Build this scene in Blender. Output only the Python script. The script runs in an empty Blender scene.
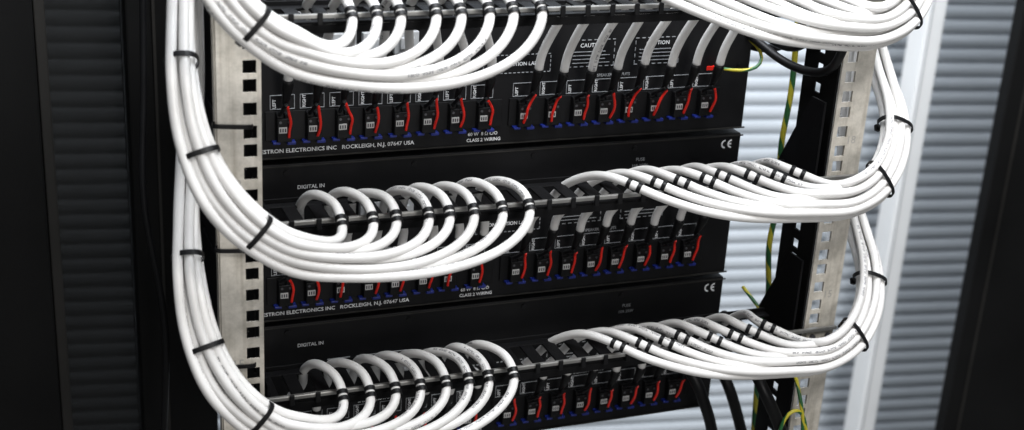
import bpy, bmesh, math, random
from mathutils import Vector as V, Matrix
random.seed(11)
S=bpy.context.scene
COL=S.collection
DZ=-0.13335
ZT=[1.0,1.0+DZ,1.0+2*DZ]          # device bottoms

# ---------------------------------------------------------------- materials
def new_mat(name):
    m=bpy.data.materials.new(name); m.use_nodes=True
    nt=m.node_tree; b=nt.nodes['Principled BSDF']
    return m,nt,b
def mat(name,col,rough=.5,metal=0,nscale=60,var=.15,bump=.1,bscale=400,coat=0,spec=.5,bdist=.0004):
    m,nt,b=new_mat(name)
    tc=nt.nodes.new('ShaderNodeTexCoord')
    n=nt.nodes.new('ShaderNodeTexNoise'); n.inputs['Scale'].default_value=nscale; n.inputs['Detail'].default_value=6
    nt.links.new(tc.outputs['Object'],n.inputs['Vector'])
    r=nt.nodes.new('ShaderNodeValToRGB')
    r.color_ramp.elements[0].position=.3; r.color_ramp.elements[1].position=.7
    r.color_ramp.elements[0].color=[c*(1-var) for c in col]+[1]
    r.color_ramp.elements[1].color=[min(1,c*(1+var)) for c in col]+[1]
    nt.links.new(n.outputs['Fac'],r.inputs['Fac']); nt.links.new(r.outputs['Color'],b.inputs['Base Color'])
    b.inputs['Roughness'].default_value=rough; b.inputs['Metallic'].default_value=metal
    b.inputs['Specular IOR Level'].default_value=spec
    mr=nt.nodes.new('ShaderNodeMapRange'); mr.inputs['To Min'].default_value=max(0,rough-.1); mr.inputs['To Max'].default_value=min(1,rough+.12)
    nt.links.new(n.outputs['Fac'],mr.inputs['Value']); nt.links.new(mr.outputs['Result'],b.inputs['Roughness'])
    if bump:
        n2=nt.nodes.new('ShaderNodeTexNoise'); n2.inputs['Scale'].default_value=bscale; n2.inputs['Detail'].default_value=3
        nt.links.new(tc.outputs['Object'],n2.inputs['Vector'])
        bp=nt.nodes.new('ShaderNodeBump'); bp.inputs['Strength'].default_value=bump; bp.inputs['Distance'].default_value=bdist
        nt.links.new(n2.outputs['Fac'],bp.inputs['Height']); nt.links.new(bp.outputs['Normal'],b.inputs['Normal'])
    return m
M_black=mat('black_powder_coat',(.0035,.0035,.004),.55,bump=.5,bscale=1800,spec=.14)
M_panel=mat('black_panel_paint',(.0045,.0045,.0052),.5,bump=.4,bscale=1500,spec=.2,nscale=25,var=.3)
M_plast=mat('black_plastic',(.004,.004,.0045),.42,bump=.1,spec=.25)
M_rub=mat('black_rubber',(.004,.004,.0045),.45,bump=.15,spec=.25)
M_alu=mat('aluminium_edge',(.30,.295,.28),.36,metal=.7,nscale=80,var=.2)
M_screw=mat('screw_steel',(.12,.12,.13),.4,metal=.8)
M_red=mat('red_wire_insulation',(.80,.020,.010),.35,bump=0)
M_blue=mat('blue_plastic',(.006,.016,.16),.4,bump=0)
M_label=mat('white_paper_label',(.50,.50,.49),.6,bump=0)
M_ink=mat('silkscreen_ink',(.74,.75,.76),.6,bump=0,nscale=300,var=.2)
M_line=mat('silkscreen_line_ink',(.28,.29,.30),.6,bump=0,nscale=300,var=.25)
M_dink=mat('dark_ink',(.02,.02,.03),.6,bump=0)
M_post=mat('white_post_paint',(.80,.81,.81),.35,nscale=6,var=.05,bump=.05)
M_gpost=mat('shaded_post_grey',(.36,.375,.39),.5,nscale=8,var=.1)  # post grey with its shade put into the colour
M_frame=mat('cabinet_black_paint',(.0045,.0045,.0045),.6,nscale=8,var=.3,bump=.2,spec=.12)
M_frame2=mat('cabinet_dark_grey_paint',(.016,.015,.0135),.5,nscale=8,var=.3,spec=.25)
M_floor=mat('concrete_floor',(.16,.16,.155),.7,nscale=5,var=.2,bump=.3,bscale=60,bdist=.002)
M_grey=mat('grey_plastic',(.34,.35,.36),.5)
M_num=mat('stamped_number_ink',(.36,.345,.32),.5,bump=0)

def galv_mat():
    m,nt,b=new_mat('worn_zinc_steel'); L=nt.links; N=nt.nodes.new
    tc=N('ShaderNodeTexCoord')
    n=N('ShaderNodeTexNoise'); n.inputs['Scale'].default_value=55; n.inputs['Detail'].default_value=8; n.inputs['Roughness'].default_value=.7; L.new(tc.outputs['Object'],n.inputs['Vector'])
    r=N('ShaderNodeValToRGB'); r.color_ramp.elements[0].position=.32; r.color_ramp.elements[1].position=.62
    r.color_ramp.elements[0].color=(.38,.355,.305,1); r.color_ramp.elements[1].color=(.64,.60,.53,1); L.new(n.outputs['Fac'],r.inputs['Fac'])
    mp=N('ShaderNodeMapping'); mp.inputs['Scale'].default_value=(260,260,9); L.new(tc.outputs['Object'],mp.inputs[0])
    n2=N('ShaderNodeTexNoise'); n2.inputs['Scale'].default_value=1; n2.inputs['Detail'].default_value=4; L.new(mp.outputs[0],n2.inputs['Vector'])
    r2=N('ShaderNodeValToRGB'); r2.color_ramp.elements[0].position=.3; r2.color_ramp.elements[0].color=(.7,.68,.65,1); r2.color_ramp.elements[1].position=.5; L.new(n2.outputs['Fac'],r2.inputs['Fac'])
    mx=N('ShaderNodeMix'); mx.data_type='RGBA'; mx.blend_type='MULTIPLY'; mx.inputs[0].default_value=.8; L.new(r.outputs['Color'],mx.inputs[6]); L.new(r2.outputs['Color'],mx.inputs[7])
    L.new(mx.outputs[2],b.inputs['Base Color']); b.inputs['Metallic'].default_value=.15
    mr=N('ShaderNodeMapRange'); mr.inputs['To Min'].default_value=.28; mr.inputs['To Max'].default_value=.6; L.new(n.outputs['Fac'],mr.inputs['Value']); L.new(mr.outputs[0],b.inputs['Roughness'])
    bp=N('ShaderNodeBump'); bp.inputs['Strength'].default_value=.3; bp.inputs['Distance'].default_value=.0005; L.new(n.outputs['Fac'],bp.inputs['Height']); L.new(bp.outputs['Normal'],b.inputs['Normal'])
    return m
M_galv=galv_mat()

def cable_mat():
    m,nt,b=new_mat('white_cable_jacket')
    L=nt.links; N=nt.nodes.new
    uv=N('ShaderNodeUVMap'); sep=N('ShaderNodeSeparateXYZ'); L.new(uv.outputs['UV'],sep.inputs[0])
    oi=N('ShaderNodeObjectInfo')
    def math_(op,a,bv=None):
        n=N('ShaderNodeMath'); n.operation=op
        for k,x in enumerate((a,bv)):
            if x is None: continue
            if isinstance(x,(int,float)): n.inputs[k].default_value=x
            else: L.new(x,n.inputs[k])
        return n.outputs[0]
    uo=math_('ADD',sep.outputs[0],oi.outputs['Random'])
    dv=math_('ABSOLUTE',math_('SUBTRACT',sep.outputs[1],.5))
    inv=math_('LESS_THAN',dv,.05)
    win=math_('LESS_THAN',math_('FRACT',math_('MULTIPLY',uo,7.5)),.5)
    word=math_('LESS_THAN',math_('FRACT',math_('MULTIPLY',uo,95)),.78)
    cx=N('ShaderNodeCombineXYZ'); L.new(math_('MULTIPLY',uo,900),cx.inputs[0]); L.new(math_('MULTIPLY',sep.outputs[1],26),cx.inputs[1])
    nz=N('ShaderNodeTexNoise'); nz.inputs['Scale'].default_value=1; nz.inputs['Detail'].default_value=1; L.new(cx.outputs[0],nz.inputs['Vector'])
    gl=math_('GREATER_THAN',nz.outputs['Fac'],.48)
    mk=math_('MULTIPLY',math_('MULTIPLY',inv,win),math_('MULTIPLY',word,gl))
    mk=math_('MULTIPLY',mk,.8)
    tc=N('ShaderNodeTexCoord'); n=N('ShaderNodeTexNoise'); n.inputs['Scale'].default_value=30; n.inputs['Detail'].default_value=5
    L.new(tc.outputs['Object'],n.inputs['Vector'])
    r=N('ShaderNodeValToRGB'); r.color_ramp.elements[0].color=(.61,.597,.58,1); r.color_ramp.elements[1].color=(.70,.69,.675,1)
    r.color_ramp.elements[0].position=.3; r.color_ramp.elements[1].position=.65
    L.new(n.outputs['Fac'],r.inputs['Fac'])
    hv=N('ShaderNodeHueSaturation'); L.new(r.outputs['Color'],hv.inputs['Color'])
    L.new(math_('ADD',math_('MULTIPLY',oi.outputs['Random'],.14),.90),hv.inputs['Value'])
    mx=N('ShaderNodeMix'); mx.data_type='RGBA'; L.new(mk,mx.inputs[0]); L.new(hv.outputs['Color'],mx.inputs[6]); mx.inputs[7].default_value=(.12,.12,.13,1)
    L.new(mx.outputs[2],b.inputs['Base Color'])
    b.inputs['Roughness'].default_value=.34
    b.inputs['Specular IOR Level'].default_value=.5
    n2=N('ShaderNodeTexNoise'); n2.inputs['Scale'].default_value=55; L.new(tc.outputs['Object'],n2.inputs['Vector'])
    bp=N('ShaderNodeBump'); bp.inputs['Strength'].default_value=.35; bp.inputs['Distance'].default_value=.001
    L.new(n2.outputs['Fac'],bp.inputs['Height']); L.new(bp.outputs['Normal'],b.inputs['Normal'])
    return m
M_cable=cable_mat()

def earth_mat():
    m,nt,b=new_mat('green_yellow_insulation')
    L=nt.links; N=nt.nodes.new
    uv=N('ShaderNodeUVMap'); sep=N('ShaderNodeSeparateXYZ'); L.new(uv.outputs['UV'],sep.inputs[0])
    a=N('ShaderNodeMath'); a.operation='MULTIPLY_ADD'; L.new(sep.outputs[0],a.inputs[0]); a.inputs[1].default_value=30; L.new(sep.outputs[1],a.inputs[2])
    fr=N('ShaderNodeMath'); fr.operation='FRACT'; L.new(a.outputs[0],fr.inputs[0])
    g=N('ShaderNodeMath'); g.operation='GREATER_THAN'; L.new(fr.outputs[0],g.inputs[0]); g.inputs[1].default_value=.5
    mx=N('ShaderNodeMix'); mx.data_type='RGBA'; L.new(g.outputs[0],mx.inputs[0]); mx.inputs[6].default_value=(.02,.11,.03,1); mx.inputs[7].default_value=(.48,.42,.03,1)
    L.new(mx.outputs[2],b.inputs['Base Color']); b.inputs['Roughness'].default_value=.4
    return m
M_earth=earth_mat()

def shutter_mat():
    m,nt,b=new_mat('shutter_slat_paint')
    L=nt.links; N=nt.nodes.new
    tc=N('ShaderNodeTexCoord'); mp=N('ShaderNodeMapping'); mp.inputs['Scale'].default_value=(1.2,1.2,9)
    L.new(tc.outputs['Object'],mp.inputs[0])
    n=N('ShaderNodeTexNoise'); n.inputs['Scale'].default_value=3; n.inputs['Detail'].default_value=6; L.new(mp.outputs[0],n.inputs['Vector'])
    r=N('ShaderNodeValToRGB'); r.color_ramp.elements[0].color=(.45,.49,.53,1); r.color_ramp.elements[1].color=(.55,.59,.63,1)
    r.color_ramp.elements[0].position=.3; r.color_ramp.elements[1].position=.7
    L.new(n.outputs['Fac'],r.inputs['Fac']); L.new(r.outputs['Color'],b.inputs['Base Color'])
    b.inputs['Roughness'].default_value=.5
    return m
M_shut=shutter_mat()

def perf_mat():
    m,nt,b=new_mat('perforated_dark_mesh')
    L=nt.links; N=nt.nodes.new
    b.inputs['Base Color'].default_value=(.007,.007,.0065,1); b.inputs['Roughness'].default_value=.6; b.inputs['Specular IOR Level'].default_value=.15
    tc=N('ShaderNodeTexCoord'); mp=N('ShaderNodeMapping'); mp.inputs['Scale'].default_value=(900,900,900); L.new(tc.outputs['Object'],mp.inputs[0])
    v=N('ShaderNodeTexVoronoi'); v.inputs['Scale'].default_value=1; v.inputs['Randomness'].default_value=0; L.new(mp.outputs[0],v.inputs['Vector'])
    g=N('ShaderNodeMath'); g.operation='LESS_THAN'; L.new(v.outputs['Distance'],g.inputs[0]); g.inputs[1].default_value=.62
    g2=N('ShaderNodeMath'); g2.operation='MULTIPLY'; L.new(g.outputs[0],g2.inputs[0]); g2.inputs[1].default_value=.14
    tr=N('ShaderNodeBsdfTransparent'); mx=N('ShaderNodeMixShader'); L.new(g2.outputs[0],mx.inputs[0]); L.new(b.outputs[0],mx.inputs[1]); L.new(tr.outputs[0],mx.inputs[2])
    L.new(mx.outputs[0],nt.nodes['Material Output'].inputs['Surface'])
    return m
M_perf=perf_mat()

# ---------------------------------------------------------------- helpers
def link(o): COL.objects.link(o); return o
def obj_from_bm(name,bm,m,smooth=False,bevel=0,parent=None):
    me=bpy.data.meshes.new(name); bm.normal_update(); bm.to_mesh(me); bm.free()
    o=bpy.data.objects.new(name,me); link(o)
    for mm in (m if isinstance(m,(list,tuple)) else [m]): me.materials.append(mm)
    if smooth:
        for p in me.polygons: p.use_smooth=True
    if bevel:
        md=o.modifiers.new('bevel','BEVEL'); md.width=bevel; md.segments=2; md.limit_method='ANGLE'
    if parent: o.parent=parent
    return o
def bx(bm,x0,x1,y0,y1,z0,z1,mi=0):
    vs=[bm.verts.new((x,y,z)) for x in (x0,x1) for y in (y0,y1) for z in (z0,z1)]
    for f in ((0,1,3,2),(4,6,7,5),(0,4,5,1),(2,3,7,6),(0,2,6,4),(1,5,7,3)):
        fc=bm.faces.new([vs[i] for i in f]); fc.material_index=mi
def cyl(bm,c,axis,r,h,seg=12,mi=0):
    axis=V(axis).normalized(); c=V(c)
    a=axis.orthogonal().normalized(); b=axis.cross(a)
    r0=[bm.verts.new(c+r*(math.cos(t)*a+math.sin(t)*b)) for t in [2*math.pi*k/seg for k in range(seg)]]
    r1=[bm.verts.new(v.co+axis*h) for v in r0]
    for k in range(seg):
        f=bm.faces.new((r0[k],r0[(k+1)%seg],r1[(k+1)%seg],r1[k])); f.material_index=mi
    f=bm.faces.new(r0[::-1]); f.material_index=mi
    f=bm.faces.new(r1); f.material_index=mi
def tag(o,label,cat,group=None,kind=None):
    if kind: o['kind']=kind
    o['label']=label; o['category']=cat
    if group: o['group']=group
    return o
def smooth_path(pts,step=.0035):
    P=[V(p) for p in pts]; P=[2*P[0]-P[1]]+P+[2*P[-1]-P[-2]]
    out=[]
    for i in range(1,len(P)-2):
        p0,p1,p2,p3=P[i-1:i+3]
        t0=0; t1=t0+max(1e-5,(p1-p0).length**.5); t2=t1+max(1e-5,(p2-p1).length**.5); t3=t2+max(1e-5,(p3-p2).length**.5)
        n=max(2,int((p2-p1).length/step))
        for k in range(n):
            t=t1+(t2-t1)*k/n
            A1=p0*((t1-t)/(t1-t0))+p1*((t-t0)/(t1-t0)); A2=p1*((t2-t)/(t2-t1))+p2*((t-t1)/(t2-t1)); A3=p2*((t3-t)/(t3-t2))+p3*((t-t2)/(t3-t2))
            B1=A1*((t2-t)/(t2-t0))+A2*((t-t0)/(t2-t0)); B2=A2*((t3-t)/(t3-t1))+A3*((t-t1)/(t3-t1))
            out.append(B1*((t2-t)/(t2-t1))+B2*((t-t1)/(t2-t1)))
    out.append(P[-2]); return out
def relax(path,n=4):
    for _ in range(n):
        path=[path[0]]+[path[i]*.5+(path[i-1]+path[i+1])*.25 for i in range(1,len(path)-1)]+[path[-1]]
    return path
def tube(name,path,r,m,seg=14,roll=0,parent=None,taper=None):
    bm=bmesh.new(); uvl=bm.loops.layers.uv.new('UVMap')
    T=[(path[min(i+1,len(path)-1)]-path[max(i-1,0)]).normalized() for i in range(len(path))]
    nrm=T[0].orthogonal().normalized(); rings=[]; L=[0]
    for i,p in enumerate(path):
        if i: L.append(L[-1]+(p-path[i-1]).length)
        nrm=(nrm-T[i]*nrm.dot(T[i])).normalized(); b=T[i].cross(nrm)
        rr=r*(taper(i/(len(path)-1)) if taper else 1)
        rings.append([bm.verts.new(p+rr*(math.cos(a)*nrm+math.sin(a)*b)) for a in [roll+2*math.pi*k/seg for k in range(seg)]])
    for i in range(len(path)-1):
        for k in range(seg):
            k2=(k+1)%seg
            f=bm.faces.new((rings[i][k],rings[i][k2],rings[i+1][k2],rings[i+1][k])); f.smooth=True
            for lp,(uu,vv) in zip(f.loops,((L[i],k/seg),(L[i],(k+1)/seg),(L[i+1],(k+1)/seg),(L[i+1],k/seg))): lp[uvl].uv=(uu,vv)
    bm.faces.new(rings[0][::-1]); bm.faces.new(rings[-1])
    return obj_from_bm(name,bm,m,parent=parent)
def ring_mesh(name,c,t,a,ha,hn,w,th,m,parent=None,head=True,square=2.6,side=1):
    t=t.normalized(); a=(a-t*a.dot(t)).normalized(); n=t.cross(a)
    bm=bmesh.new(); seg=36; R=[]
    for k in range(seg):
        an=2*math.pi*k/seg; cs,sn=math.cos(an),math.sin(an)
        q=(abs(cs)**square+abs(sn)**square)**(-1/square)
        row=[]
        for (o,tt) in ((0,-w/2),(th,-w/2),(th,w/2),(0,w/2)):
            row.append(bm.verts.new(c+a*(cs*q*(ha+o))+n*(sn*q*(hn+o))+t*tt))
        R.append(row)
    for k in range(seg):
        k2=(k+1)%seg
        for j in range(4):
            j2=(j+1)%4
            bm.faces.new((R[k][j],R[k][j2],R[k2][j2],R[k2][j]))
    if head:
        hc=c+a*(side*(ha*.6))-n*(hn+th+.0008)*(1 if n.y<0 else -1)
        def ob(cc,sx,sy,sz):
            vs=[bm.verts.new(cc+a*(sx*i)+n*(sy*j)+t*(sz*k)) for i in (-1,1) for j in (-1,1) for k in (-1,1)]
            for f in ((0,1,3,2),(4,6,7,5),(0,4,5,1),(2,3,7,6),(0,2,6,4),(1,5,7,3)): bm.faces.new([vs[i] for i in f])
        ob(hc,.0020,.0013,w*.75)
    return obj_from_bm(name,bm,m,parent=parent,bevel=.0002)
def text_mesh(body,size,bold=0):
    cu=bpy.data.curves.new('lettering','FONT'); cu.body=body; cu.size=size; cu.offset=bold; cu.resolution_u=2
    o=bpy.data.objects.new('t',cu); link(o)
    dg=bpy.context.evaluated_depsgraph_get(); me=bpy.data.meshes.new_from_object(o.evaluated_get(dg))
    bpy.data.objects.remove(o)
    return me
def text(body,size,loc,m,parent,rot=(math.pi/2,0,0),center=False,bold=0.00006,sx=1):
    me=text_mesh(body,size,bold); me.materials.clear(); me.materials.append(m)
    if center:
        xs=[v.co.x for v in me.vertices]; ys=[v.co.y for v in me.vertices]
        cx=(min(xs)+max(xs))/2; cy=(min(ys)+max(ys))/2
        for v in me.vertices: v.co.x-=cx; v.co.y-=cy
    for v in me.vertices: v.co.x*=sx
    o=bpy.data.objects.new('lettering',me); link(o); o.location=loc; o.rotation_euler=rot; o.parent=parent
    return o
def frame_lines(bm,x0,x1,z0,z1,w,y0,y1,dash=0):
    if not dash:
        bx(bm,x0,x1,y0,y1,z0,z0+w); bx(bm,x0,x1,y0,y1,z1-w,z1)
        bx(bm,x0,x0+w,y0,y1,z0+w,z1-w); bx(bm,x1-w,x1,y0,y1,z0+w,z1-w)
    else:
        x=x0
        while x<x1:
            bx(bm,x,min(x+dash,x1),y0,y1,z0,z0+w); bx(bm,x,min(x+dash,x1),y0,y1,z1-w,z1); x+=dash*1.8
        z=z0+w
        while z<z1-w:
            bx(bm,x0,x0+w,y0,y1,z,min(z+dash,z1-w)); bx(bm,x1-w,x1,y0,y1,z,min(z+dash,z1-w)); z+=dash*1.8
def ce_mark(cx,cz,R,y,parent):
    bm=bmesh.new(); w=R*.34
    def arc(x0):
        N=16; a0,a1=math.radians(88),math.radians(272)
        prev=None
        for q in range(N+1):
            a=a0+(a1-a0)*q/N
            p=bm.verts.new((x0+R*math.cos(a),y,cz+R*math.sin(a))); s=bm.verts.new((x0+(R-w)*math.cos(a),y,cz+(R-w)*math.sin(a)))
            if prev: bm.faces.new((prev[0],p,s,prev[1]))
            prev=(p,s)
    arc(cx-R*.15); arc(cx+R*1.45)
    bx(bm,cx+R*1.45-R+w*.9,cx+R*1.45-R*.05,y,y+.0004,cz-w/2,cz+w/2)
    return obj_from_bm('ce_mark',bm,M_ink,parent=parent)

XP=[.047+.0223*i for i in range(8)]+[.238+.0227*i for i in range(8)]

# ---------------------------------------------------------------- devices
for k,zb in enumerate(ZT):
    bm=bmesh.new(); bx(bm,.020,.440,0,.36,zb,zb+.1288)
    body=obj_from_bm('rack_amplifier',bm,M_panel,bevel=.0012)
    tag(body,['black rack amplifier with white printed rear panel and plugs','black rack amplifier mounted between two others in steel rack','black rack amplifier above thick black power cables'][k],'amplifier','amplifiers stacked in the rack')
    bm=bmesh.new(); bx(bm,.0185,.4415,-.0016,-.0001,zb+.0002,zb+.0014)
    obj_from_bm('panel_lip',bm,M_frame2,bevel=.0003,parent=body)
    bm=bmesh.new(); bx(bm,.0185,.4415,-.0012,-.0001,zb+.1264,zb+.1276)
    obj_from_bm('panel_lip',bm,M_frame2,bevel=.0003,parent=body)
    for (a,b_) in ((.034,.220),(.226,.414)):
        bm=bmesh.new(); bx(bm,a,b_,-.0018,-.0001,zb+.0150,zb+.0375)
        obj_from_bm('terminal_strip',bm,M_plast,bevel=.0004,parent=body)
    bm=bmesh.new()
    for x in XP: frame_lines(bm,x-.0092,x+.0092,zb+.0385,zb+.0495,.0004,-.0006,-.0001)
    frame_lines(bm,.203,.2595,zb+.0575,zb+.0725,.0006,-.0006,-.0001,dash=.002)
    for x0 in (.274,.332): frame_lines(bm,x0,x0+.040,zb+.060,zb+.082,.0005,-.0006,-.0001,dash=.003)
    for x0 in (.274,.332):
        for j in range(4): bx(bm,x0+.004,x0+.036-.004*(j%2),-.0006,-.0001,zb+.0630+.0030*j,zb+.0634+.0030*j)
    obj_from_bm('printed_outline',bm,M_line,parent=body)
    yy=-.0007
    text('CRESTRON ELECTRONICS INC   ROCKLEIGH, N.J. 07647 USA',.0044,(.0245,yy,zb+.0048),M_ink,body,sx=1.05,bold=.00006)
    ce_mark(.4255,zb+.1200,.0038,yy,body)
    text('DIGITAL IN',.0042,(.058,yy,zb+.1085),M_ink,body)
    text('SPEAKER OUTPUTS',.0036,(.108,yy,zb+.0515),M_ink,body)
    text('SPEAKER OUTPUTS',.0034,(.300,yy,zb+.0515),M_line,body)
    text('CONNECTION LABEL',.0042,(.2315,yy,zb+.065),M_ink,body,center=True)
    text('60 W  8 \u03A9 C/O',.0038,(.193,yy,zb+.0085),M_ink,body)
    text('CLASS 2 WIRING',.0038,(.192,yy,zb+.0036),M_ink,body,bold=.00008)
    for x0 in (.274,.332): text('CAUTION',.0046,(x0+.020,yy,zb+.0775),M_ink,body,center=True,bold=.00001)
    text('FUSE',.0038,(.346,yy,zb+.1120),M_line,body,center=True)
    text('10A 250V',.0036,(.346,yy,zb+.1065),M_line,body,center=True)
    ml=text_mesh('LEFT',.0034,.00005); ml.materials.append(M_ink); mr_=text_mesh('RIGHT',.0034,.00005); mr_.materials.append(M_ink)
    for j,x in enumerate(XP):
        o=bpy.data.objects.new('lettering',[ml,mr_][j%2]); link(o); o.parent=body
        o.location=(x-.0050,yy,zb+.0393); o.rotation_euler=(math.pi/2,-math.pi/2,0)
    for x0 in (.082,.106,.130):
        bm=bmesh.new(); bx(bm,x0,x0+.019,-.006,-.0001,zb+.078,zb+.095); bx(bm,x0+.004,x0+.015,-.0085,-.0061,zb+.082,zb+.091)
        obj_from_bm('digital_socket',bm,M_grey,bevel=.0006,parent=body)
    for x in (.05,.15,.25,.34,.43):
        for z in (.055,.122):
            if not (x==.34 and z==.055) and not (x==.43 and z==.122):
                bm=bmesh.new(); cyl(bm,(x,-.0001,zb+z),(0,-1,0),.0022,.0013); obj_from_bm('screw',bm,M_plast,parent=body)

# ---------------------------------------------------------------- speaker plugs
def build_plug():
    bm=bmesh.new()
    bx(bm,-.0054,.0054,-.0090,-.0019,.0158,.0335)
    bx(bm,-.0054,-.0006,-.0076,-.0019,.0335,.0370); bx(bm,.0006,.0054,-.0076,-.0019,.0335,.0370)
    root=obj_from_bm('speaker_plug',bm,M_plast,bevel=.0005)
    bm=bmesh.new(); bx(bm,-.0044,.0016,-.0095,-.0091,.0228,.0274)
    obj_from_bm('paper_label',bm,M_label,parent=root)
    bm=bmesh.new()
    for j in range(3): bx(bm,-.0037+.0018*j,-.0028+.0018*j,-.0098,-.0096,.0238,.0264)
    obj_from_bm('label_print',bm,M_dink,parent=root)
    bm=bmesh.new(); bx(bm,-.0085,-.0030,-.0080,-.0019,.0136,.0155)
    obj_from_bm('blue_latch',bm,M_blue,bevel=.0005,parent=root)
    bm=bmesh.new(); bx(bm,.0020,.0085,-.0086,-.0019,.0132,.0155)
    obj_from_bm('blue_latch',bm,M_blue,bevel=.0005,parent=root)
    for x in (-.0032,.0032):
        bm=bmesh.new(); cyl(bm,(x,-.0091,.0310),(0,-1,0),.0010,.0005)
        obj_from_bm('terminal_screw',bm,M_screw,parent=root)
    return root
base=build_plug()
parts=list(base.children)
first=True
BOOT={}
for k,zb in enumerate(ZT):
    for j,x in enumerate(XP):
        if first: o=base; first=False; newparts=parts
        else:
            o=base.copy(); link(o); newparts=[]
            for p in parts:
                q=p.copy(); link(q); q.parent=o; newparts.append(q)
        dx=random.uniform(-.0008,.0008)
        o.location=(x+dx,0,zb)
        tag(o,'black speaker plug with red wire in amplifier panel','speaker plug','speaker plugs in the amplifiers')
        left=j<8
        xs=x+(-.001 if left else .001)+random.uniform(-.0015,.0015)
        BOOT[(k,j)]=V((xs,-.024,zb+.0640+random.uniform(-.0025,.0025)))
        B=BOOT[(k,j)]-o.location
        rb=.0030+random.uniform(-.0010,.0016)
        if random.random()<.12: rb=-.002
        yb=-.0150+random.uniform(-.003,.001)
        pr=[B+V((.0006,.004,-.020)),V((B.x*.5+rb*.5+.0006,yb,.0385)),V((rb+.0004,yb+.001,.0320)),V((rb+random.uniform(-.0008,.0008),yb+.003,.0265)),V((rb*.9,-.0098,.0195))]
        tube('red_wire',relax(smooth_path(pr,.0012),8),.00108,M_red,seg=8,parent=o)
        pb=[B+V((-.0008,.003,-.018)),V(((B.x-.0034)/2-.0012,-.0135,.0405)),V((-.0032,-.009,.0380)),V((-.0032,-.006,.0360))]
        tube('black_wire',relax(smooth_path(pb,.0012),4),.00160,M_rub,seg=8,parent=o)

# ---------------------------------------------------------------- rack posts (real square holes)
def holes_rows(z0,z1):
    rows=[]; z=z0
    sp=[.015875,.015875,.0127]; i=0
    while z<z1: rows.append(z); z+=sp[i%3]; i+=1
    return rows
def holed_plate(bm,u0,u1,h0,h1,z0,z1,hs,plane,c,start):
    zs=[z0]
    for z in holes_rows(start,z1-.01):
        if z-hs/2>zs[-1]: zs+= [z-hs/2,z+hs/2]
    zs.append(z1)
    us=[u0,h0,h1,u1]
    def vv(u,z): return bm.verts.new((u,c,z) if plane=='xz' else (c,u,z))
    for r in range(len(zs)-1):
        for q in range(3):
            if q==1 and r%2==1: continue
            f=bm.faces.new((vv(us[q],zs[r]),vv(us[q+1],zs[r]),vv(us[q+1],zs[r+1]),vv(us[q],zs[r+1])))
def rack_post(xo,xi,hx,side,lab):
    bm=bmesh.new()
    a,b=sorted((xo,xi))
    holed_plate(bm,a,b,hx-.0045,hx+.0045,.20,1.75,.009,'xz',-.101,.2111)
    bmesh.ops.remove_doubles(bm,verts=bm.verts,dist=1e-5)
    o=obj_from_bm('rack_post',bm,M_galv)
    md=o.modifiers.new('s','SOLIDIFY'); md.thickness=.002; md.offset=0
    tag(o,lab,'rack post','steel rack posts')
    bm=bmesh.new(); bx(bm,xo-.001,xo+.001,-.0998,-.092,.20,1.75)
    obj_from_bm('outer_flange',bm,M_galv,parent=o)
    bm=bmesh.new()
    holed_plate(bm,-.0985,-.052,-.078,-.069,.20,1.75,.008,'yz',xi,.2111)
    bmesh.ops.remove_doubles(bm,verts=bm.verts,dist=1e-5)
    q=obj_from_bm('inner_flange',bm,M_frame,parent=o)
    md=q.modifiers.new('s','SOLIDIFY'); md.thickness=.002; md.offset=0
    n=0
    for zz in [.62+.04445*i for i in range(16)]:
        n+=1
        if n%3==1: text(str(9+n//3*3),.009,(-.0060 if side=='L' else .4775,-.1022,zz),M_num,o,center=True)
    return o
rack_post(-.0175,.0115,.0040,'L','worn zinc steel rack post with square holes behind white cables')
rack_post(.4880,.4590,.4675,'R','worn zinc steel rack post with square holes and black side')

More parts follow.
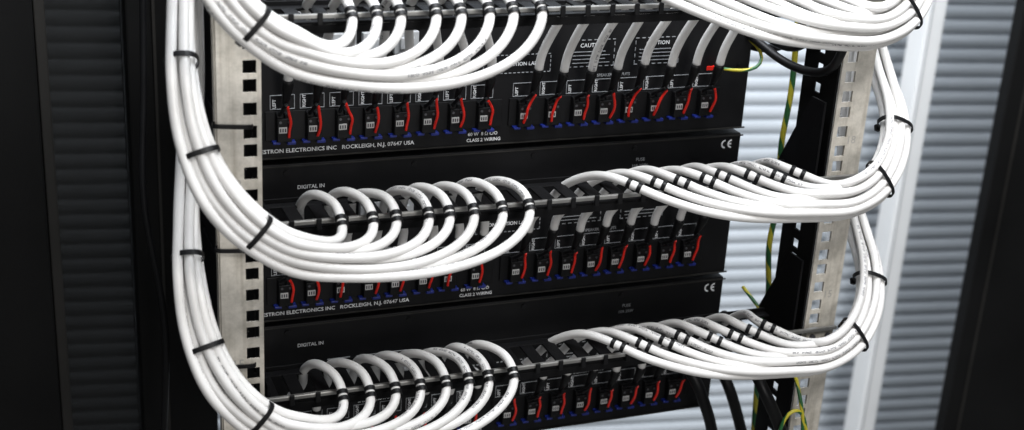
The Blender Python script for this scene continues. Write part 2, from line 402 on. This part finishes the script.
# ---------------------------------------------------------------- lacing bars
BO=[.009,0,0]   # top bar sits a little higher
for k in range(3):
    z=1.1255+DZ*k-.0015+BO[k]
    bm=bmesh.new(); bx(bm,.0,.4870,-.1078,-.1045,z-.0015,z+.0016)
    bar=obj_from_bm('lacing_bar',bm,M_alu,bevel=.0006)
    tag(bar,'black lacing bar with bare metal edge carrying white cables','lacing bar','lacing bars across the rack')
    bm=bmesh.new()
    bx(bm,.0135,.4495,-.1043,-.098,z-.006,z-.0042)
    bx(bm,.0135,.4495,-.064,-.056,z-.006,z-.0042)
    x=.0135
    while x<.445:
        bx(bm,x,x+.010,-.0978,-.0642,z-.006,z-.0042); x+=.0189
    bx(bm,.0135,.4495,-.0560,-.0545,z-.006,z-.001)
    bx(bm,.0135,.4495,-.1043,-.1030,z-.012,z-.0062)
    obj_from_bm('slotted_tray',bm,M_black,bevel=.0004,parent=bar)
    x=.028
    while x<.44:
        bm=bmesh.new(); bx(bm,x,x+.0035,-.1098,-.1081,z-.0050,z+.003); x+=.0189
        obj_from_bm('tie_slot',bm,M_rub,bevel=.0004,parent=bar)
    for xx in (.0135,.4500):
        bm=bmesh.new()
        prof=[(-.0985,z-.012),(-.045,z-.012),(-.045,z-.004),(-.080,z+.060),(-.0985,z+.060)] if xx>.2 else [(-.1025,z-.022),(-.040,z-.022),(-.040,z+.006),(-.1025,z+.010)]
        a=[bm.verts.new((xx,p[0],p[1])) for p in prof]; b=[bm.verts.new((xx+.002,p[0],p[1])) for p in prof]
        bm.faces.new(a); bm.faces.new(b[::-1])
        for i in range(len(a)):
            j=(i+1)%len(a); bm.faces.new((a[i],b[i],b[j],a[j]))
        bmesh.ops.recalc_face_normals(bm,faces=bm.faces)
        obj_from_bm('end_bracket',bm,M_black,parent=bar)
    bm=bmesh.new(); bx(bm,.4605,.4860,-.1043,-.1025,z-.011,z-.003)
    obj_from_bm('mounting_tab',bm,M_galv,parent=bar)
    for xx in (.466,.481):
        bm=bmesh.new(); cyl(bm,(xx,-.1044,z-.0075),(0,-1,0),.0026,.0016); obj_from_bm('screw',bm,M_screw,parent=bar)

# ---------------------------------------------------------------- cables
Lout=[(.024,-.158,.9775),(.008,-.160,.9855),(-.018,-.160,1.006),(-.0370,-.155,1.032),(-.0460,-.139,1.064),(-.0475,-.118,1.096),(-.0450,-.097,1.125),(-.0405,-.079,1.157),(-.0335,-.060,1.211),(-.0315,-.050,1.275),(-.0300,-.042,1.36),(-.0290,-.040,1.55)]
Lin=[(.024,-.158,1.002),(.014,-.160,1.0065),(-.0035,-.160,1.0215),(-.0180,-.155,1.041),(-.0295,-.141,1.067),(-.0335,-.120,1.096),(-.0320,-.097,1.125),(-.0275,-.079,1.157),(-.0205,-.060,1.211),(-.0185,-.050,1.275),(-.0172,-.042,1.36),(-.0162,-.040,1.55)]
Rout=[(.452,-.150,.977),(.489,-.141,.988),(.515,-.122,1.010),(.528,-.096,1.036),(.530,-.068,1.061),(.527,-.050,1.088),(.526,-.042,1.13),(.526,-.036,1.26),(.526,-.036,1.55)]
Rin=[(.452,-.144,1.002),(.474,-.136,1.0085),(.4955,-.118,1.025),(.508,-.094,1.043),(.513,-.067,1.064),(.5135,-.050,1.088),(.5130,-.042,1.13),(.5130,-.036,1.26),(.513,-.036,1.55)]
CR=.0034
LOWL,HIGHL=.0032,.0064
def blend(j,side):
    return min(1,max(0,(j-2.2)/2.6)) if side=='L' else min(1,max(0,(j-1.6)/2.6))
def bundle_pts(In,Out,s,i,jit,dz,side):
    pts=[]
    for j in range(len(In)):
        a=V(In[j]); b=V(Out[j]); lat=(b-a).normalized()
        j0=max(0,j-1); j1=min(len(In)-1,j+1)
        t=((V(In[j1])+V(Out[j1]))-(V(In[j0])+V(Out[j0]))).normalized()
        n=t.cross(lat).normalized()
        if n.y>0: n=-n
        w=blend(j,side)
        off=(LOWL if i%2 else -LOWL)*(1-w)+((0,2,1,3)[i%4]-1.5)*HIGHL*w
        pts.append(a.lerp(b,s+jit(j))+n*off+V((0,0,dz)))
    return pts
def bez(p0,p1,p2,p3,n,skip=1):
    return [p0*(1-t)**3+p1*3*t*(1-t)**2+p2*3*t*t*(1-t)+p3*t**3 for t in [q/n for q in range(skip,n)]]
for k in range(3):
    dz=DZ*(k-1)
    D=V((0,0,dz)); bo=BO[k]; UP=V((0,0,bo))
    for side in ('L','R'):
        for i in range(8):
            ph=random.uniform(0,6.28); am=random.uniform(.01,.05)
            jit=lambda j:am*math.sin(ph+j*1.3)
            r=random.uniform
            dzb=dz+bo
            if side=='L':
                s=i/7; T=V((.064+.0187*i+r(-.0032,.0032),-.1165,.9995))+D+UP
                B=BOOT[(k,i)]
                arch=[B,B+V((r(-.001,.001),-.004,.014)),V((T.x-.012,-.046,.966+dzb)),V((T.x-.015+r(-.0025,.0025),-.062,.988+dzb+r(-.002,.002))),V((T.x-.010+r(-.0015,.0015),-.082,1.0012+dzb+r(-.002,.002))),V((T.x-.002,-.100,1.0025+dzb)),T,T+V((-.0005,-.010,-.0085))]
                bp=bundle_pts(Lin,Lout,s,i,jit,dz,side)
                E=bp[0]; P0=arch[-1]
                P1=V((T.x-.005-.008*s,-.143,.987-.026*s+dz)); P2=V((.044+.060*s,-.152,.9905-.0355*s+dz-bo*.6))
                P2.y+= -.0033*(1 if i%2 else -1)
                P2+=V((0,0,r(-.0022,.0022)))
                mid=bez(P0,P1,P2,E,7)
                lab='white network cable looping down from black lacing bar'
            else:
                s=1-i/7; T=V((.285+.0196*i+r(-.0022,.0022),-.1135,1.0010))+D+UP
                B=BOOT[(k,8+i)]
                arch=[B,B+V((.0,-.003,.012)),V((B.x+.0035,-.042,.960+dzb)),V((B.x+.011+r(-.002,.002),-.062,.986+dzb)),V((B.x*.5+T.x*.5+.003,-.086,1.0012+dzb+r(-.0015,.0015))),V((T.x-.010,-.102,1.0035+dzb)),T,T+V((.010,-.008,-.004))]
                bp=bundle_pts(Rin,Rout,s,i,jit,dz,side)
                E=bp[0]; P0=arch[-1]
                P1=P0+V((.010+.035*s,-.020,-.004-.012*s+r(-.0015,.0015))); P2=E-V((.006+.080*s,0,-.0005*s))
                mid=bez(P0,P1,P2,E,5 if i<5 else 3)
                lab='white network cable fanned over black lacing bar'
            path=relax(smooth_path(arch+mid+bp,.0035),5)
            c=tube('network_cable',path,CR,M_cable,seg=16,roll=r(0,6.28))
            tag(c,lab,'network cable','white network cables')
            d=(path[3]-path[0]).normalized()
            bp_=[B-d*.022+V((0,.0045,0)),B-d*.014+V((0,.002,0)),B-d*.004,B+d*.002]
            tube('cable_boot',smooth_path(bp_,.002),.0040,M_rub,seg=12,parent=c,taper=lambda t:.44+.58*min(1,t*1.3))
            idx=min(range(len(path)),key=lambda q:(path[q]-T).length)
            jx=random.choice((-1,0,0,1))
            offs=((1,0),(1,1.9)) if side=='L' else ((jx-1,0),(jx+1,0))
            for q,w in offs:
                p=path[idx+q]; t=(path[idx+q+1]-path[idx+q-1]).normalized(); p=p+t*(w*.0028)
                ring_mesh('cable_tie',p,t,t.orthogonal(),CR+.0001,CR+.0001,.0032 if side=='R' else .0036,.0006,M_rub,parent=c,head=False,square=2)
    def strap(In,Out,f,lab,side):
        j=int(f); fr=f-j
        a=smooth_path(In,.002); b=smooth_path(Out,.002)
        def at(P,path):
            tgt=V(P[j]).lerp(V(P[j+1]),fr); q=min(range(len(path)),key=lambda q:(path[q]-tgt).length); return path[q],(path[min(q+1,len(path)-1)]-path[max(0,q-1)]).normalized()
        pa,ta=at(In,a); pb,tb=at(Out,b)
        c=(pa+pb)/2+D; t=(ta+tb).normalized(); lat=pb-pa
        lp=(lat-t*lat.dot(t)); w=blend(f,side)
        o=ring_mesh('bundle_tie',c,t,lp,lp.length/2+CR-.0002,(LOWL*(1-w)+1.5*HIGHL*w)+CR,.0034,.0010,M_rub,head=True,square=2.4,side=random.choice((1,-1)))
        tag(o,lab,'cable tie','black ties round cable bundles')
    for f in (1.7,3.7,5.4): strap(Lin,Lout,f,'black cable tie round white cable bundle','L')
    for f in (1.05,2.6): strap(Rin,Rout,f,'black cable tie round white cable bundle','R')
for zz in (1.061,.9735,.886,.798):
    o=ring_mesh('post_tie',V((-.0075,-.101,zz)),V((.08,0,1)),V((1,0,0)),.0125,.0034,.0030,.0009,M_rub,head=True,square=4,side=1)
    tag(o,'black cable tie strapped round the steel rack post','cable tie','black ties on the rack post')

# ---------------------------------------------------------------- other wiring
def wire(name,pts,r,m,lab,cat,grp=None,seg=12):
    o=tube(name,relax(smooth_path(pts,.006),4),r,m,seg=seg); tag(o,lab,cat,grp); return o
for n,pts in enumerate([
    [(.385,-.001,.802),(.394,-.022,.797),(.402,-.036,.783),(.412,-.038,.760),(.427,-.032,.727),(.445,-.03,.64)],
    [(.444,.16,.795),(.447,.08,.792),(.450,.03,.778),(.457,.0,.754),(.474,.0,.714),(.50,.0,.64)],
    [(.425,-.03,.840),(.423,-.07,.832),(.4205,-.105,.815),(.433,-.112,.790),(.450,-.112,.755),(.475,-.11,.68)],
    [(.33,.03,.690),(.365,-.03,.712),(.385,-.05,.722),(.400,-.05,.700),(.41,-.05,.64)]]):
    wire('power_cable',pts,.0052,M_rub,'thick black power cable bending down below the amplifiers','power cable','black power cables')
for pts in [[(.425,.03,1.092),(.438,-.01,1.078),(.446,-.04,1.068),(.4525,-.075,1.068),(.4545,-.098,1.078),(.4545,-.107,1.10),(.4545,-.11,1.16)],
            [(.425,.05,1.104),(.445,.0,1.084),(.450,-.03,1.078),(.4530,-.05,1.082),(.4535,-.07,1.105),(.4535,-.075,1.16)],
            [(.44,.05,1.07),(.452,.02,1.065),(.466,.0,1.068),(.480,-.01,1.09),(.485,-.01,1.2)]]:
    wire('power_cable',pts,.0036,M_rub,'black power cable passing beside the steel rack post','power cable','black power cables')
for pts in [[(.482,0,1.22),(.480,0,1.12),(.484,0,1.03),(.481,0,.98),(.486,0,.93),(.482,0,.89),(.489,0,.835),(.486,0,.80),(.490,0,.74),(.495,0,.66)]]:
    wire('earth_wire',pts,.0026,M_earth,'green and yellow earth wire running down the rack post','earth wire','green and yellow earth wires',seg=10)
for pts in [[(.470,-.125,.70),(.462,-.122,.770),(.452,-.122,.795),(.440,-.122,.793),(.436,-.120,.770),(.44,-.12,.70)],
            [(.448,-.02,.86),(.452,-.06,.845),(.450,-.110,.822),(.452,-.122,.80),(.458,-.122,.775),(.460,-.12,.70)]]:
    wire('earth_wire',pts,.0016,M_earth,'green and yellow earth wire looped near the power cables','earth wire','green and yellow earth wires',seg=10)
e=wire('earth_wire',[(.408,-.006,1.0552),(.418,-.012,1.0545),(.430,-.018,1.0545),(.441,-.02,1.060),(.443,-.012,1.070),(.436,.004,1.078)],.0014,M_earth,'short green and yellow earth wire with red lug','earth wire','green and yellow earth wires',seg=10)
bm=bmesh.new(); cyl(bm,(.402,-.006,1.0555),(1,0,0),.0022,.008); bx(bm,.396,.402,-.0065,-.0055,1.0537,1.0573)
obj_from_bm('ring_lug',bm,M_red,bevel=.0004,parent=e)
for pts in [[(-.028,.16,1.20),(-.036,.14,1.02),(-.042,.12,.93),(-.030,.11,.82),(-.034,.12,.70)]]:
    wire('power_cable',pts,.0028,M_rub,'thin black cable hanging inside the cabinet side','power cable','black power cables')

# ---------------------------------------------------------------- cabinet frame and background
def column(name,box,m,lab,cat):
    bm=bmesh.new(); bx(bm,*box); o=obj_from_bm(name,bm,m,bevel=.002); tag(o,lab,cat); return o
c1=column('steel_column',(-.040,.030,.22,.27,0,2.0),M_frame,'black steel column beside the rack post','column')
bm=bmesh.new(); bx(bm,-.018,-.0155,.2172,.2198,.01,1.99); obj_from_bm('folded_edge',bm,M_frame2,parent=c1)
c2=column('steel_column',(-.32,-.1135,.22,.27,0,2.0),M_frame,'black steel column with brown grey edge strip','column')
bm=bmesh.new(); bx(bm,-.113,-.104,.222,.262,0.001,1.999); obj_from_bm('edge_strip',bm,M_frame2,bevel=.001,parent=c2)
bm=bmesh.new(); bx(bm,-.1035,-.0405,.250,.252,.001,2.0)
o=obj_from_bm('mesh_panel',bm,M_perf); tag(o,'dark perforated panel with slats showing through','mesh panel')

d=column('black_cabinet',(1.172,1.70,.50,.52,0,2.0),M_frame,'plain black cabinet standing before the grey shutter','cabinet')
bm=bmesh.new(); bx(bm,1.198,1.200,.497,.4998,.01,1.99); obj_from_bm('folded_edge',bm,M_frame2,parent=d)
w=column('white_post',(1.206,1.240,.74,.78,0,2.2),M_post,'glossy white metal post before the grey shutter','post')
bm=bmesh.new(); bx(bm,1.2120,1.2135,.7380,.7398,.01,2.19); obj_from_bm('post_groove',bm,M_gpost,parent=w)
column('grey_post',(1.145,1.168,.80,.83,0,2.2),M_gpost,'narrow metal guide rail coloured a shaded grey before the shutter','post')

# roller shutter with real curved slats
prof=[(0,0),(.0015,.0025),(.0055,.0052),(.0125,.0066),(.0195,.0052),(.0228,.0025),(.0238,0)]
pitch=.025; bm=bmesh.new(); pr=[]
z=0.004
while z<2.2:
    for (pz,py) in prof: pr.append((z+pz,-py))
    z+=pitch
ca,sa=math.cos(-.175),math.sin(-.175)
def sp(u,y,z): return (1.2+u*ca-y*sa,.92+u*sa+y*ca,z)
va=[bm.verts.new(sp(-2.2,y,z)) for z,y in pr]; vb=[bm.verts.new(sp(1.4,y,z)) for z,y in pr]
for i in range(len(pr)-1):
    f=bm.faces.new((va[i],vb[i],vb[i+1],va[i+1]))
sh=obj_from_bm('roller_shutter',bm,M_shut,smooth=False); tag(sh,'closed pale grey roller shutter with narrow horizontal slats','roller shutter')
bm=bmesh.new(); bx(bm,-3,4,-3,4,-.05,0)
fl=obj_from_bm('floor',bm,M_floor); fl['kind']='structure'

# ---------------------------------------------------------------- light
W=bpy.data.worlds.new('World'); S.world=W; W.use_nodes=True
bg=W.node_tree.nodes['Background']; bg.inputs[0].default_value=(.88,.92,1,1); bg.inputs[1].default_value=.13
def area(name,loc,tgt,sx,sy,e,col):
    l=bpy.data.lights.new(name,'AREA'); l.shape='RECTANGLE'; l.size=sx; l.size_y=sy; l.energy=e; l.color=col
    o=bpy.data.objects.new(name,l); link(o); o.location=loc; o.rotation_euler=(V(tgt)-V(loc)).to_track_quat('-Z','Y').to_euler(); return o
area('key_lamp',(.40,-1.35,2.5),(.25,0,1.0),.5,.3,20,(1,.98,.95))
area('fill_lamp',(.15,-1.9,1.25),(.25,0,.95),.5,.5,10,(1,.98,.96))
area('shutter_fill_added',(.35,-.2,2.2),(1.25,.9,.6),1.4,.8,54,(.91,.95,1))  # added light that brightens the shutter, not a fixture of the room
area('shutter_fill_added',(1.45,.60,2.6),(1.4,.85,.6),.6,.1,6,(.91,.95,1))  # added overhead light for the slats between cabinet and shutter
area('shutter_fill_added',(-.2,.45,2.3),(.0,1.1,.7),1.0,.4,16,(.95,.97,1))  # added light for the slats behind the mesh panel

# ---------------------------------------------------------------- camera
cd=bpy.data.cameras.new('camera'); cam=bpy.data.objects.new('camera',cd); link(cam)
cd.sensor_width=36; cd.lens=1373/1024*36; cd.clip_start=.02; cd.clip_end=60
r=V((.932,-.358,.0557)).normalized(); b=-V((.353,.863,-.3606)).normalized(); u=b.cross(r).normalized(); r=u.cross(b).normalized()
m=Matrix((r,u,b)).transposed().to_4x4(); m.translation=V((-.1586,-.961,1.340)); cam.matrix_world=m
cd.dof.use_dof=True; cd.dof.focus_distance=1.04; cd.dof.aperture_fstop=7
S.camera=cam
S.view_settings.view_transform='Standard'; S.view_settings.look='None'; S.view_settings.exposure=0
